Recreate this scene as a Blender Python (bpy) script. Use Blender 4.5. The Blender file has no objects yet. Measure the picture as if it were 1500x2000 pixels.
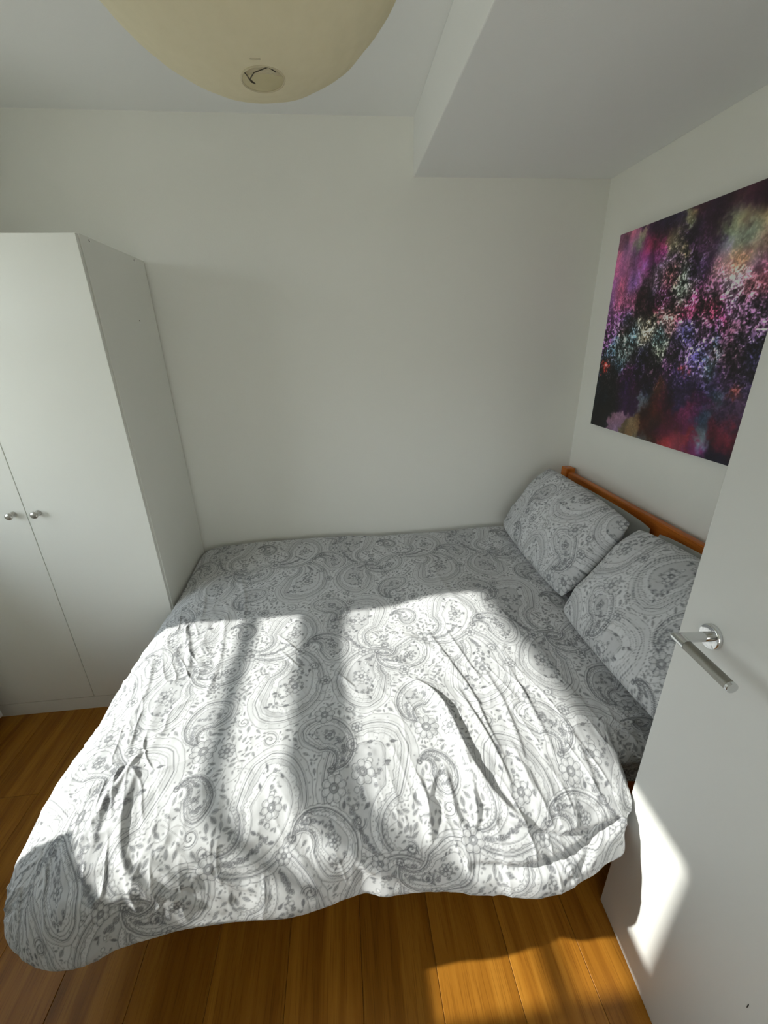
import bpy, bmesh, math, random
import numpy as np
from mathutils import Matrix, Vector
# ---------------------------------------------------------------- camera, sky, sun, exposure
SC = bpy.context.scene
COL = SC.collection
cd = bpy.data.cameras.new('camera'); cam = bpy.data.objects.new('camera', cd); COL.objects.link(cam)
cr, cu, cf = Vector((0.994271, -0.104201, -0.02382)), Vector((0.060971, 0.369851, 0.927088)), Vector((0.087793, 0.92323, -0.374085))
cam.matrix_world = Matrix(((cr.x, cu.x, -cf.x, 0), (cr.y, cu.y, -cf.y, 0), (cr.z, cu.z, -cf.z, 1.68), (0, 0, 0, 1)))
cd.sensor_fit = 'VERTICAL'; cd.sensor_height = 36.0; cd.lens = 814.09 / 2000 * 36.0
cd.clip_start = 0.01; cd.clip_end = 100
SC.camera = cam
w = bpy.data.worlds.new('sky'); SC.world = w; w.use_nodes = True
wn = w.node_tree.nodes; bgn = wn['Background']
wtc = wn.new('ShaderNodeTexCoord'); wsep = wn.new('ShaderNodeSeparateXYZ'); wr = wn.new('ShaderNodeValToRGB')
w.node_tree.links.new(wtc.outputs['Generated'], wsep.inputs[0]); w.node_tree.links.new(wsep.outputs['Z'], wr.inputs[0])
wr.color_ramp.elements[0].position = 0.03; wr.color_ramp.elements[0].color = (.93, .97, .98, 1)
wr.color_ramp.elements[1].position = 0.8; wr.color_ramp.elements[1].color = (.76, .86, .98, 1)
for p_, c_ in ((0.0, (.48, .48, .42, 1)), (.015, (.56, .56, .50, 1))):      # gardens and roofs below the skyline
    e_ = wr.color_ramp.elements.new(p_); e_.color = c_
w.node_tree.links.new(wr.outputs[0], bgn.inputs['Color'])
bgn.inputs['Strength'].default_value = 4.9
SUN_SLOPE = 1.57                                                # metres travelled along +x for each metre of fall
sd_ = bpy.data.lights.new('sun', 'SUN'); sun = bpy.data.objects.new('sun', sd_); COL.objects.link(sun)
sun.rotation_euler = Vector((1.0, 0.0, -1.0 / SUN_SLOPE)).to_track_quat('-Z', 'Y').to_euler()
sun.location = (-6, 1, 5); sd_.energy = 6.9; sd_.color = (1.0, .965, .90); sd_.angle = math.radians(0.9)
SC.view_settings.view_transform = 'Standard'; SC.view_settings.look = 'None'
SC.view_settings.exposure = 0.16; SC.view_settings.gamma = 1.0; SC.view_settings.use_curve_mapping = False
try:
    SC.cycles.max_bounces = 10; SC.cycles.diffuse_bounces = 8; SC.cycles.transparent_max_bounces = 8
except Exception: pass
# ---------------------------------------------------------------- helpers
def srgb(r, g, b):
    f = lambda c: (c / 255 / 12.92) if c / 255 <= .04045 else ((c / 255 + .055) / 1.055) ** 2.4
    return (f(r), f(g), f(b), 1)
def mat(name, col=(.8, .8, .8, 1), rough=.5, metal=0., spec=.5, noise=0., nscale=40, bump=0., bscale=200, sheen=0.):
    m = bpy.data.materials.new(name); m.use_nodes = True; nt = m.node_tree; b = nt.nodes['Principled BSDF']
    b.inputs['Roughness'].default_value = rough; b.inputs['Metallic'].default_value = metal
    b.inputs['Specular IOR Level'].default_value = spec; b.inputs['Sheen Weight'].default_value = sheen
    tc = nt.nodes.new('ShaderNodeTexCoord')
    n = nt.nodes.new('ShaderNodeTexNoise'); n.inputs['Scale'].default_value = nscale; n.inputs['Detail'].default_value = 4
    nt.links.new(tc.outputs['Object'], n.inputs['Vector'])
    mx = nt.nodes.new('ShaderNodeMix'); mx.data_type = 'RGBA'
    mx.inputs[6].default_value = tuple(c * (1 - noise) for c in col[:3]) + (1,); mx.inputs[7].default_value = tuple(min(1, c * (1 + noise)) for c in col[:3]) + (1,)
    nt.links.new(n.outputs['Fac'], mx.inputs[0]); nt.links.new(mx.outputs[2], b.inputs['Base Color'])
    if bump:
        n2 = nt.nodes.new('ShaderNodeTexNoise'); n2.inputs['Scale'].default_value = bscale; n2.inputs['Detail'].default_value = 3
        nt.links.new(tc.outputs['Object'], n2.inputs['Vector'])
        bp = nt.nodes.new('ShaderNodeBump'); bp.inputs['Strength'].default_value = bump; bp.inputs['Distance'].default_value = .002
        nt.links.new(n2.outputs['Fac'], bp.inputs['Height']); nt.links.new(bp.outputs[0], b.inputs['Normal'])
    return m
def wood(name, c0, c1, c2, axis, rough=.35, along=1.3, across=26, vary=.12, bump=.08):
    m = bpy.data.materials.new(name); m.use_nodes = True; nt = m.node_tree; b = nt.nodes['Principled BSDF']; L = nt.links
    tc = nt.nodes.new('ShaderNodeTexCoord'); oi = nt.nodes.new('ShaderNodeObjectInfo'); mp = nt.nodes.new('ShaderNodeMapping')
    ofs = nt.nodes.new('ShaderNodeVectorMath'); ofs.operation = 'MULTIPLY'; ofs.inputs[1].default_value = (17, 9, 5)
    cmb = nt.nodes.new('ShaderNodeCombineXYZ')
    for i in range(3): L.new(oi.outputs['Random'], cmb.inputs[i])
    L.new(cmb.outputs[0], ofs.inputs[0]); add = nt.nodes.new('ShaderNodeVectorMath'); L.new(tc.outputs['Object'], add.inputs[0]); L.new(ofs.outputs[0], add.inputs[1])
    L.new(add.outputs[0], mp.inputs[0]); sc = [across] * 3; sc[axis] = along; mp.inputs['Scale'].default_value = sc
    n = nt.nodes.new('ShaderNodeTexNoise'); n.inputs['Scale'].default_value = 1; n.inputs['Detail'].default_value = 8; n.inputs['Distortion'].default_value = .6
    L.new(mp.outputs[0], n.inputs['Vector'])
    mp2 = nt.nodes.new('ShaderNodeMapping'); s2 = [across * 14] * 3; s2[axis] = along * 7; mp2.inputs['Scale'].default_value = s2; L.new(add.outputs[0], mp2.inputs[0])
    n2 = nt.nodes.new('ShaderNodeTexNoise'); n2.inputs['Scale'].default_value = 1; n2.inputs['Detail'].default_value = 3; L.new(mp2.outputs[0], n2.inputs['Vector'])
    r = nt.nodes.new('ShaderNodeValToRGB'); e = r.color_ramp.elements; e[0].position = .25; e[0].color = c0; e[1].position = .75; e[1].color = c2
    k = e.new(.5); k.color = c1
    L.new(n.outputs['Fac'], r.inputs[0])
    mm = nt.nodes.new('ShaderNodeMix'); mm.data_type = 'RGBA'; mm.blend_type = 'MULTIPLY'; mm.inputs[0].default_value = 1
    r2 = nt.nodes.new('ShaderNodeValToRGB'); r2.color_ramp.elements[0].position = .30; r2.color_ramp.elements[0].color = (.70, .66, .60, 1); r2.color_ramp.elements[1].position = .48; r2.color_ramp.elements[1].color = (1, 1, 1, 1)
    L.new(n2.outputs['Fac'], r2.inputs[0]); L.new(r.outputs[0], mm.inputs[6]); L.new(r2.outputs[0], mm.inputs[7])
    hv = nt.nodes.new('ShaderNodeHueSaturation'); mr = nt.nodes.new('ShaderNodeMapRange'); mr.inputs[3].default_value = 1 - vary; mr.inputs[4].default_value = 1 + vary
    L.new(oi.outputs['Random'], mr.inputs[0]); L.new(mr.outputs[0], hv.inputs['Value']); L.new(mm.outputs[2], hv.inputs['Color']); L.new(hv.outputs[0], b.inputs['Base Color'])
    b.inputs['Roughness'].default_value = rough; b.inputs['Specular IOR Level'].default_value = .25
    bp = nt.nodes.new('ShaderNodeBump'); bp.inputs['Strength'].default_value = bump; bp.inputs['Distance'].default_value = .001; L.new(n2.outputs['Fac'], bp.inputs['Height']); L.new(bp.outputs[0], b.inputs['Normal'])
    return m
def link(name, me, m=None, parent=None, smooth=False):
    o = bpy.data.objects.new(name, me); COL.objects.link(o)
    if m: me.materials.append(m)
    if parent: o.parent = parent
    if smooth: me.polygons.foreach_set('use_smooth', [True] * len(me.polygons))
    return o
def obj(name, bm, m=None, parent=None, smooth=False):
    me = bpy.data.meshes.new(name); bmesh.ops.recalc_face_normals(bm, faces=bm.faces); bm.to_mesh(me); bm.free()
    return link(name, me, m, parent, smooth)
def bx(bm, x0, x1, y0, y1, z0, z1, bev=0., seg=2):
    M = Matrix.Translation(((x0 + x1) / 2, (y0 + y1) / 2, (z0 + z1) / 2)) @ Matrix.Diagonal((x1 - x0, y1 - y0, z1 - z0, 1))
    r = bmesh.ops.create_cube(bm, size=1, matrix=M)
    if bev:
        es = list({e for v in r['verts'] for e in v.link_edges})
        bmesh.ops.bevel(bm, geom=es, offset=bev, segments=seg, profile=.6, affect='EDGES')
    return bm
def box(name, x0, x1, y0, y1, z0, z1, m=None, parent=None, bev=0., seg=2):
    return obj(name, bx(bmesh.new(), x0, x1, y0, y1, z0, z1, bev, seg), m, parent)
def lathe(bm, prof, org, axis, n=48, cap=True):
    ax = Vector(axis).normalized(); u = ax.orthogonal().normalized(); v = ax.cross(u); rings = []
    for rad, h in prof:
        rings.append([bm.verts.new(Vector(org) + ax * h + (u * math.cos(2 * math.pi * k / n) + v * math.sin(2 * math.pi * k / n)) * rad) for k in range(n)])
    for a, b in zip(rings, rings[1:]):
        for k in range(n): bm.faces.new((a[k], a[(k + 1) % n], b[(k + 1) % n], b[k]))
    if cap: bm.faces.new(rings[0]); bm.faces.new(rings[-1])
    return bm
def tube(bm, pts, rad, n=12):
    P = [Vector(p) for p in pts]; rings = []; up = None
    for i, p in enumerate(P):
        d = (P[min(i + 1, len(P) - 1)] - P[max(i - 1, 0)]).normalized()
        if up is None: up = d.orthogonal().normalized()
        up = (up - d * up.dot(d)).normalized(); v = d.cross(up)
        rings.append([bm.verts.new(p + (up * math.cos(2 * math.pi * k / n) + v * math.sin(2 * math.pi * k / n)) * rad) for k in range(n)])
    for a, b in zip(rings, rings[1:]):
        for k in range(n): bm.faces.new((a[k], a[(k + 1) % n], b[(k + 1) % n], b[k]))
    bm.faces.new(rings[0]); bm.faces.new(rings[-1]); return bm
def empty(name, loc=(0, 0, 0)):
    o = bpy.data.objects.new(name, None); COL.objects.link(o); o.location = loc; o.empty_display_size = .05; return o
def grp(o, loc):                                                # children are modelled in world metres and hung on the base point
    o.location = loc
    for c in o.children: c.matrix_parent_inverse = Matrix.Translation(loc).inverted()
def tag(o, label, cat, group=None):
    o['label'] = label; o['category'] = cat
    if group: o['group'] = group
    return o
def struct(o): o['kind'] = 'structure'; return o
def gridmesh(name, V, flip=False):
    ny, nx = V.shape[:2]; me = bpy.data.meshes.new(name); me.vertices.add(nx * ny); me.vertices.foreach_set('co', V.reshape(-1).astype(np.float32))
    i = (np.arange(ny - 1)[:, None] * nx + np.arange(nx - 1)[None, :]).reshape(-1)
    q = np.stack([i, i + 1, i + nx + 1, i + nx], -1)
    if flip: q = q[:, ::-1]
    nf = len(q); me.loops.add(nf * 4); me.loops.foreach_set('vertex_index', q.reshape(-1).astype(np.int32))
    me.polygons.add(nf); me.polygons.foreach_set('loop_start', (np.arange(nf) * 4).astype(np.int32))
    me.update(calc_edges=True); me.polygons.foreach_set('use_smooth', np.ones(nf, bool)); return me
def attr(me, name, vals):
    a = me.attributes.new(name, 'FLOAT', 'POINT'); a.data.foreach_set('value', vals.reshape(-1).astype(np.float32))
def attrc(me, name, vals):
    a = me.attributes.new(name, 'FLOAT_COLOR', 'POINT'); c = np.ones((vals.reshape(-1, 3).shape[0], 4), np.float32); c[:, :3] = vals.reshape(-1, 3); a.data.foreach_set('color', c.reshape(-1))
# ---------------------------------------------------------------- materials
M_wall = mat('wall_paint', (.82, .818, .772, 1), .62, spec=.25, noise=.012, nscale=3, bump=.15, bscale=260)
M_ceil = mat('ceiling_paint', (.85, .855, .85, 1), .7, spec=.2, noise=.01, nscale=4, bump=.15, bscale=300)
M_gloss = mat('white_satin_paint', (.80, .80, .785, 1), .38, spec=.45, noise=.01, nscale=6, bump=.05, bscale=60)
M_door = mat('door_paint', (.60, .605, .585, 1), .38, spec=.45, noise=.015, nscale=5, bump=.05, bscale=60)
M_melamine = mat('white_melamine', (.77, .775, .73, 1), .42, spec=.4, noise=.008, nscale=5)
M_edge = mat('white_edge_band', (.84, .84, .82, 1), .35)
M_metal = mat('brushed_nickel', (.56, .55, .52, 1), .28, 1.0, noise=.05, nscale=300)
M_chrome = mat('polished_chrome', (.72, .73, .74, 1), .10, 1.0)
M_brush = mat('brushed_steel_sleeve', (.30, .29, .26, 1), .33, 1.0, noise=.2, nscale=900, bump=.3, bscale=1200)
M_oak = wood('oiled_oak', srgb(124, 77, 21), srgb(152, 100, 31), srgb(178, 124, 46), 1, rough=.36, along=1.2, across=22, vary=.10)
M_pine = wood('honey_pine', srgb(150, 78, 24), srgb(182, 100, 36), srgb(206, 124, 52), 1, rough=.32, along=1.6, across=20, vary=.05)
M_pinex = wood('honey_pine_lengthwise', srgb(150, 78, 24), srgb(182, 100, 36), srgb(206, 124, 52), 0, rough=.32, along=1.6, across=20, vary=.05)
M_pinez = wood('honey_pine_upright', srgb(150, 78, 24), srgb(182, 100, 36), srgb(206, 124, 52), 2, rough=.32, along=1.6, across=20, vary=.05)
M_matt = mat('mattress_ticking', (.72, .72, .70, 1), .9, noise=.03)
M_grey = mat('plain_grey_cotton', (.40, .41, .40, 1), .92, spec=.1, noise=.05, nscale=30, bump=.3, bscale=500, sheen=.2)
M_dark = mat('dark_void', (.02, .018, .015, 1), .9)
M_white = mat('white_enamel', (.82, .82, .80, 1), .3)
M_cable = mat('white_flex', (.75, .75, .72, 1), .45)
M_wire = mat('dark_spring_wire', (.09, .08, .06, 1), .4, .6)
M_brick = mat('brick_outside', (.35, .22, .16, 1), .9, noise=.2, nscale=12)
def cloth_mat(name, light, dark):
    m = bpy.data.materials.new(name); m.use_nodes = True; nt = m.node_tree; b = nt.nodes['Principled BSDF']; L = nt.links
    a = nt.nodes.new('ShaderNodeAttribute'); a.attribute_name = 'print'
    tc = nt.nodes.new('ShaderNodeTexCoord'); n = nt.nodes.new('ShaderNodeTexNoise'); n.inputs['Scale'].default_value = 900; n.inputs['Detail'].default_value = 2
    L.new(tc.outputs['Object'], n.inputs['Vector'])
    mx = nt.nodes.new('ShaderNodeMix'); mx.data_type = 'RGBA'; mx.inputs[6].default_value = light; mx.inputs[7].default_value = dark
    L.new(a.outputs['Fac'], mx.inputs[0])
    m2 = nt.nodes.new('ShaderNodeMix'); m2.data_type = 'RGBA'; m2.blend_type = 'MULTIPLY'; m2.inputs[0].default_value = .10; L.new(mx.outputs[2], m2.inputs[6]); L.new(n.outputs['Fac'], m2.inputs[7])
    L.new(m2.outputs[2], b.inputs['Base Color']); b.inputs['Roughness'].default_value = .9; b.inputs['Specular IOR Level'].default_value = .12; b.inputs['Sheen Weight'].default_value = .12
    bp = nt.nodes.new('ShaderNodeBump'); bp.inputs['Strength'].default_value = .25; bp.inputs['Distance'].default_value = .0006; L.new(n.outputs['Fac'], bp.inputs['Height']); L.new(bp.outputs[0], b.inputs['Normal'])
    return m
M_print = cloth_mat('paisley_printed_cotton', (.65, .66, .675, 1), (.15, .155, .168, 1))
# ---------------------------------------------------------------- the room
XL, XR, YB, YF = -1.82, 1.333, 2.283, -0.055
ZH, ZL, XS = 2.587, 2.374, 0.39
T = .2
random.seed(4)
fl = struct(box('floor', XL - T, 2.2, -1.149, YB + T, -.06, -.014, M_dark))
PW = .2155
lens = [1.85, 2.2, 1.6, 2.05]
pm = {}
x = .177 - 10 * PW; k = 0
while x < 2.1:
    y = -1.9 - [.0, .9, .45, 1.3, .7, 1.1, .25][k % 7]; j = 0
    while y < YB:
        Ln = lens[(k + j) % 4]; y0, y1 = max(y, -1.148), min(y + Ln, YB - .004)
        if y1 - y0 > .05:
            xa, xb = max(x, XL + .002), min(x + PW, 2.15)
            if xb - xa > .01: box('floor_plank', xa + .0005, xb - .0005, y0 + .0005, y1 - .0005, -.014, 0.0, M_oak, fl, .0011, 1)
        y += Ln; j += 1
    x += PW; k += 1
struct(box('wall_back', XL - T, XR + T, YB, YB + T, 0, ZH + .1, M_wall))
struct(box('wall_right', XR, XR + T, -.18, YB, 0, ZH + .1, M_wall))
# left wall with the window opening
WY0, WY1, WZ0, WZ1 = .44, 1.59, 1.0, 2.36
XO = XL - .30
bm = bmesh.new()
bx(bm, XO, XL, -1.35, WY0, 0, ZH + .1); bx(bm, XO, XL, WY1, YB + T, 0, ZH + .1); bx(bm, XO, XL, WY0, WY1, 0, WZ0); bx(bm, XO, XL, WY0, WY1, WZ1, ZH + .1)
struct(obj('wall_left', bm, M_wall))
# front wall with the doorway the picture is taken from
DX0, DX1, DZ = -.115, .69, 2.0
bm = bmesh.new()
bx(bm, XL, DX0, -.18, YF, 0, ZH + .1); bx(bm, DX1, XR, -.18, YF, 0, ZH + .1); bx(bm, DX0, DX1, -.18, YF, DZ, ZH + .1)
struct(obj('wall_front', bm, M_wall))
bm = bmesh.new()
bx(bm, DX0 - .07, DX0, YF, YF + .016, 0, DZ + .07, .004); bx(bm, DX1, DX1 + .07, YF, YF + .012, 0, DZ + .07, .004); bx(bm, DX0, DX1, YF, YF + .012, DZ, DZ + .07, .004)
struct(obj('trim_1', bm, M_gloss))
# landing behind the doorway
bm = bmesh.new(); LX0, LX1, LZ0, LZ1 = -.60, .78, .60, 1.72     # opening for an added, unseen window that brings in fill light
bx(bm, XL, LX0, -1.35, -1.15, 0, ZH + .1); bx(bm, LX1, 2.2, -1.35, -1.15, 0, ZH + .1); bx(bm, LX0, LX1, -1.35, -1.15, 0, LZ0); bx(bm, LX0, LX1, -1.35, -1.15, LZ1, ZH + .1)
struct(obj('wall_landing', bm, M_wall))
struct(box('added_light_blocker', LX0 - .6, LX1 + .6, -3.3, -1.351, 1.76, 1.90, M_wall))     # unseen slab added to keep that window's high sky light off the floor
w2 = struct(empty('added_fill_window', (.2, -1.27, LZ0)))  # added window, out of view, brightens the bedroom through the doorway
for nme, x0, x1, z0, z1 in (('frame_jamb', LX0, LX0 + .05, LZ0, LZ1), ('frame_jamb', LX1 - .05, LX1, LZ0, LZ1), ('frame_head', LX0 + .05, LX1 - .05, LZ1 - .05, LZ1), ('frame_sill', LX0 + .05, LX1 - .05, LZ0, LZ0 + .05), ('mullion', .18, .22, LZ0 + .05, LZ1 - .05)):
    o_ = box(nme, x0, x1, -1.30, -1.25, z0, z1, M_white, w2, .003); o_.matrix_parent_inverse = Matrix.Translation((-.2, 1.27, -LZ0))
struct(box('wall_landing_end', 2.2, 2.4, -1.35, -.18, 0, ZH + .1, M_wall))
ce = struct(box('ceiling', XO, 2.4, -1.35, YB + T, ZH, ZH + .15, M_ceil))
box('soffit', XS, XR, YF, YB, ZL, ZH - .0005, M_ceil, ce, .004, 2)
# skirting boards
def skirt(name, x0, x1, y0, y1):
    struct(box(name, x0, x1, y0, y1, 0, .09, M_gloss, None, .004))
skirt('baseboard_back', XL + .001, XR - .016, YB - .015, YB - .0005)
skirt('baseboard_right', XR - .015, XR - .0005, YF + .001, YB - .001)
skirt('baseboard_left', XL + .0005, XL + .015, YF + .001, 1.70)
skirt('baseboard_front', XL + .016, DX0 - .071, YF + .0005, YF + .015)
# window: outer frame, thick transom, thin glazing bar low down, opening sash
wf = struct(empty('window_1')); wx = XL - .15
mf = M_white
z_t0, z_t1 = .6 + (wx - .22 * 0 + 0) * 0, 0
zr = lambda xb: .6 + (xb - wx) / SUN_SLOPE                      # height at the window plane of the ray that lands at x = xb on z = .6
bars = [('frame_jamb', WY0, .505, WZ0, WZ1), ('frame_jamb', 1.535, WY1, WZ0, WZ1), ('frame_head', .505, 1.535, zr(.70), WZ1), ('frame_sill', .505, 1.535, WZ0, WZ0 + .06),
        ('transom', .505, 1.535, zr(-.205), zr(-.045)), ('glazing_bar', .505, 1.535, zr(-.43) - .019, zr(-.43) + .019)]
for nme, y0, y1, z0, z1 in bars:
    hw = .022 if nme in ('transom', 'frame_head') else (.008 if nme == 'glazing_bar' else .03)
    box(nme, wx - hw, wx + hw, y0, y1, z0, z1, mf, wf, .003)
mg = bpy.data.materials.new('window_glass'); mg.use_nodes = True; nt = mg.node_tree; nt.nodes.clear()
o_ = nt.nodes.new('ShaderNodeOutputMaterial'); tr_ = nt.nodes.new('ShaderNodeBsdfTransparent'); gl_ = nt.nodes.new('ShaderNodeBsdfGlossy'); gl_.inputs['Roughness'].default_value = .02
fr_ = nt.nodes.new('ShaderNodeLayerWeight'); fr_.inputs[0].default_value = .12; mx_ = nt.nodes.new('ShaderNodeMixShader'); tr_.inputs[0].default_value = (.97, .985, .98, 1)
nt.links.new(fr_.outputs['Fresnel'], mx_.inputs[0]); nt.links.new(tr_.outputs[0], mx_.inputs[1]); nt.links.new(gl_.outputs[0], mx_.inputs[2]); nt.links.new(mx_.outputs[0], o_.inputs[0])
for z0, z1 in ((WZ0 + .06, zr(-.43) - .019), (zr(-.43) + .019, zr(-.205)), (zr(-.045), zr(.70))):
    box('pane', wx - .002, wx + .002, .506, 1.534, z0 + .0005, z1 - .0005, mg, wf)
box('window_board', XL - .12, XL + .03, WY0 - .03, WY1 + .03, WZ0 - .025, WZ0 + .0, M_gloss, wf, .004)
# door leaf, hinged on the front wall and standing open into the room
TD = Vector((-.073953, -.997262, 0)); ND = Vector((-.997262, .073953, 0))   # towards the hinge / out of the visible face
FE = Vector((.734601, .705597, 0))                              # free edge at the floor
dr = struct(empty('door_1'))
def dbox(bm, a0, a1, n0, n1, z0, z1, bev=0):
    M = Matrix(((TD.x, ND.x, 0, FE.x), (TD.y, ND.y, 0, FE.y), (0, 0, 1, 0), (0, 0, 0, 1)))
    b2 = bx(bmesh.new(), a0, a1, n0, n1, z0, z1, bev, 2); b2.transform(M); me = bpy.data.meshes.new('t'); b2.to_mesh(me); b2.free(); bm.from_mesh(me); bpy.data.meshes.remove(me)
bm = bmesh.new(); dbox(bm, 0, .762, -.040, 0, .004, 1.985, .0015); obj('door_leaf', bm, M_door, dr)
def DP(a, n, z): return FE + TD * a + ND * n + Vector((0, 0, z))
RA = (.7056 - .6235) / .997262; RZ = 1.1086
hd = obj('door_handle', lathe(bmesh.new(), [(.0255, 0), (.0262, .001), (.0262, .0075), (.0245, .0095), (.0238, .0097), (.012, .0100)], DP(RA, 0, RZ), ND, 64), M_chrome, dr, True)
hd['label'] = 'round polished rosette with mitred steel lever'
bm = bmesh.new(); lathe(bm, [(.0105, .009), (.0105, .070)], DP(RA, 0, RZ), ND, 40, False)
for v in bm.verts:                                              # neck and grip meet in a mitre on the plane a = -n
    q = v.co - DP(RA, .070, RZ)
    if q.dot(ND) > -.02: v.co -= ND * (q.dot(ND) + q.dot(TD))
obj('neck', bm, M_chrome, hd, True)
bm = bmesh.new(); lathe(bm, [(.0105, 0), (.0105, .024)], DP(RA, .070, RZ), TD, 40, False)
for v in bm.verts:
    q = v.co - DP(RA, .070, RZ)
    if q.dot(TD) < .01: v.co -= TD * (q.dot(ND) + q.dot(TD))
obj('lever_elbow', bm, M_chrome, hd, True)
lv = obj('lever_grip', lathe(bmesh.new(), [(.0102, .024), (.0102, .130)], DP(RA, .070, RZ), TD, 40, False), M_brush, hd, True); lv['label'] = 'ribbed matt steel grip'
obj('lever_cap', lathe(bmesh.new(), [(.0106, .130), (.0106, .1345), (.0100, .1360), (.001, .1362)], DP(RA, .070, RZ), TD, 40), M_chrome, hd, False)
bm = bmesh.new(); lathe(bm, [(.0022, 0), (.0022, .0004)], DP(.392, 0, .487), ND, 8); M2 = Matrix.Translation(DP(.392, 0, .487)) @ Matrix.Diagonal((1, .45, 3.4, 1)) @ Matrix.Translation(-DP(.392, 0, .487)); bm.transform(M2)
obj('scuff_mark', bm, M_dark, dr)
for z in (.25, 1.0, 1.75):
    obj('hinge', lathe(bmesh.new(), [(.006, -.045), (.006, .045)], DP(.766, -.038, z), (0, 0, 1), 12), M_metal, dr, True)
grp(dr, DP(.76, 0, 0))
for c in list(hd.children): c.matrix_parent_inverse = Matrix()
# ---------------------------------------------------------------- wardrobe in the corner
wd = empty('wardrobe'); WX0, WX1, WF = -1.793, -.845, 1.739
tag(wd, 'tall plain white two-door wardrobe in the corner left of the bed', 'wardrobe')
box('side_panel', WX1 - .018, WX1, WF + .0185, YB - .012, 0, 2.052, M_melamine, wd, .0008, 1)
box('side_panel', WX0, WX0 + .018, WF + .0185, YB - .012, 0, 2.052, M_melamine, wd, .0008, 1)
box('top_panel', WX0 + .0185, WX1 - .0185, WF + .019, YB - .012, 2.032, 2.050, M_melamine, wd)
box('bottom_panel', WX0 + .0185, WX1 - .0185, WF + .019, YB - .012, .060, .078, M_melamine, wd)
box('back_panel', WX0 + .0185, WX1 - .0185, YB - .0175, YB - .0125, .0785, 2.0315, M_melamine, wd)
box('plinth', WX0 + .004, WX1 - .0005, WF + .002, WF + .0165, 0, .073, M_melamine, wd)
gx = -1.317
for x0, x1, kx in ((WX0 + .001, gx - .0016, gx - .050), (gx + .0016, WX1 - .0035, gx + .046)):
    d_ = box('door', x0, x1, WF, WF + .0155, .0765, 2.049, M_melamine, wd, .0012, 2)
    obj('knob', lathe(bmesh.new(), [(.0125, 0), (.0125, .002), (.0100, .006), (.0062, .012), (.0062, .015), (.0095, .018), (.0140, .022), (.0152, .026), (.0140, .030), (.010, .0325), (.004, .0335)], (kx, WF, 1.066), (0, -1, 0), 40), M_metal, d_, True)
for y_, z_ in ((1.8157, 2.041), (2.168, 2.038), (2.088, 1.797)):
    c_ = obj('screw_hole', lathe(bmesh.new(), [(.0040, 0), (.0040, .0003)], (WX1, y_, z_), (1, 0, 0), 10), M_dark, wd)
    obj('screw_rim', lathe(bmesh.new(), [(.0065, 0), (.0065, .0006), (.0045, .0006)], (WX1, y_ + .003, z_ - .004), (1, 0, 0), 14, False), M_edge, wd)
grp(wd, (WX0, WF, 0))
for d_ in wd.children:
    for c in d_.children: c.matrix_parent_inverse = Matrix()
# radiator under the window, and the chest whose top throws the shade on the corner of the duvet
ra = empty('radiator'); tag(ra, 'white panel radiator end showing beside the foot of the wardrobe', 'radiator')
bm = bmesh.new(); bx(bm, -1.735, -1.705, .80, 1.685, .062, .62, .012, 3)
for k in range(21): bx(bm, -1.708, -1.7005, .825 + k * .041, .847 + k * .041, .10, .58, .003, 1)
obj('front_panel', bm, M_white, ra)
bm = bmesh.new(); 
for k in range(20): bx(bm, -1.79, -1.736, .84 + k * .041, .843 + k * .041, .11, .57)
obj('fins', bm, M_white, ra)
for y_ in (1.0, 1.5): box('wall_bracket', XL + .016, -1.7355, y_, y_ + .02, .15, .5, M_white, ra)
for y_ in (.83, 1.66): obj('pipe', tube(bmesh.new(), [(-1.75, y_, .001), (-1.75, y_, .1)], .0075), M_white, ra, True)
grp(ra, (-1.75, 1.24, 0))
ch = empty('chest_of_drawers'); tag(ch, 'white chest of drawers against the window wall, outside the left edge of the picture', 'chest of drawers')
box('carcass', -1.78, -1.322, .14, .745, .06, .905, M_melamine, ch); box('top', -1.79, -1.302, .13, .752, .9055, .930, M_melamine, ch, .001, 1); box('plinth', -1.77, -1.335, .15, .735, 0, .0595, M_melamine, ch)
for k in range(4):
    z0 = .075 + k * .207
    d_ = box('drawer', -1.3215, -1.3035, .143, .742, z0, z0 + .203, M_melamine, ch, .001, 1)
    for y_ in (.30, .59): obj('knob', lathe(bmesh.new(), [(.006, 0), (.005, .012), (.013, .018), (.013, .024), (.006, .028)], (-1.3035, y_, z0 + .10), (1, 0, 0), 20), M_metal, d_, True)
grp(ch, (-1.55, .44, 0))

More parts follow.
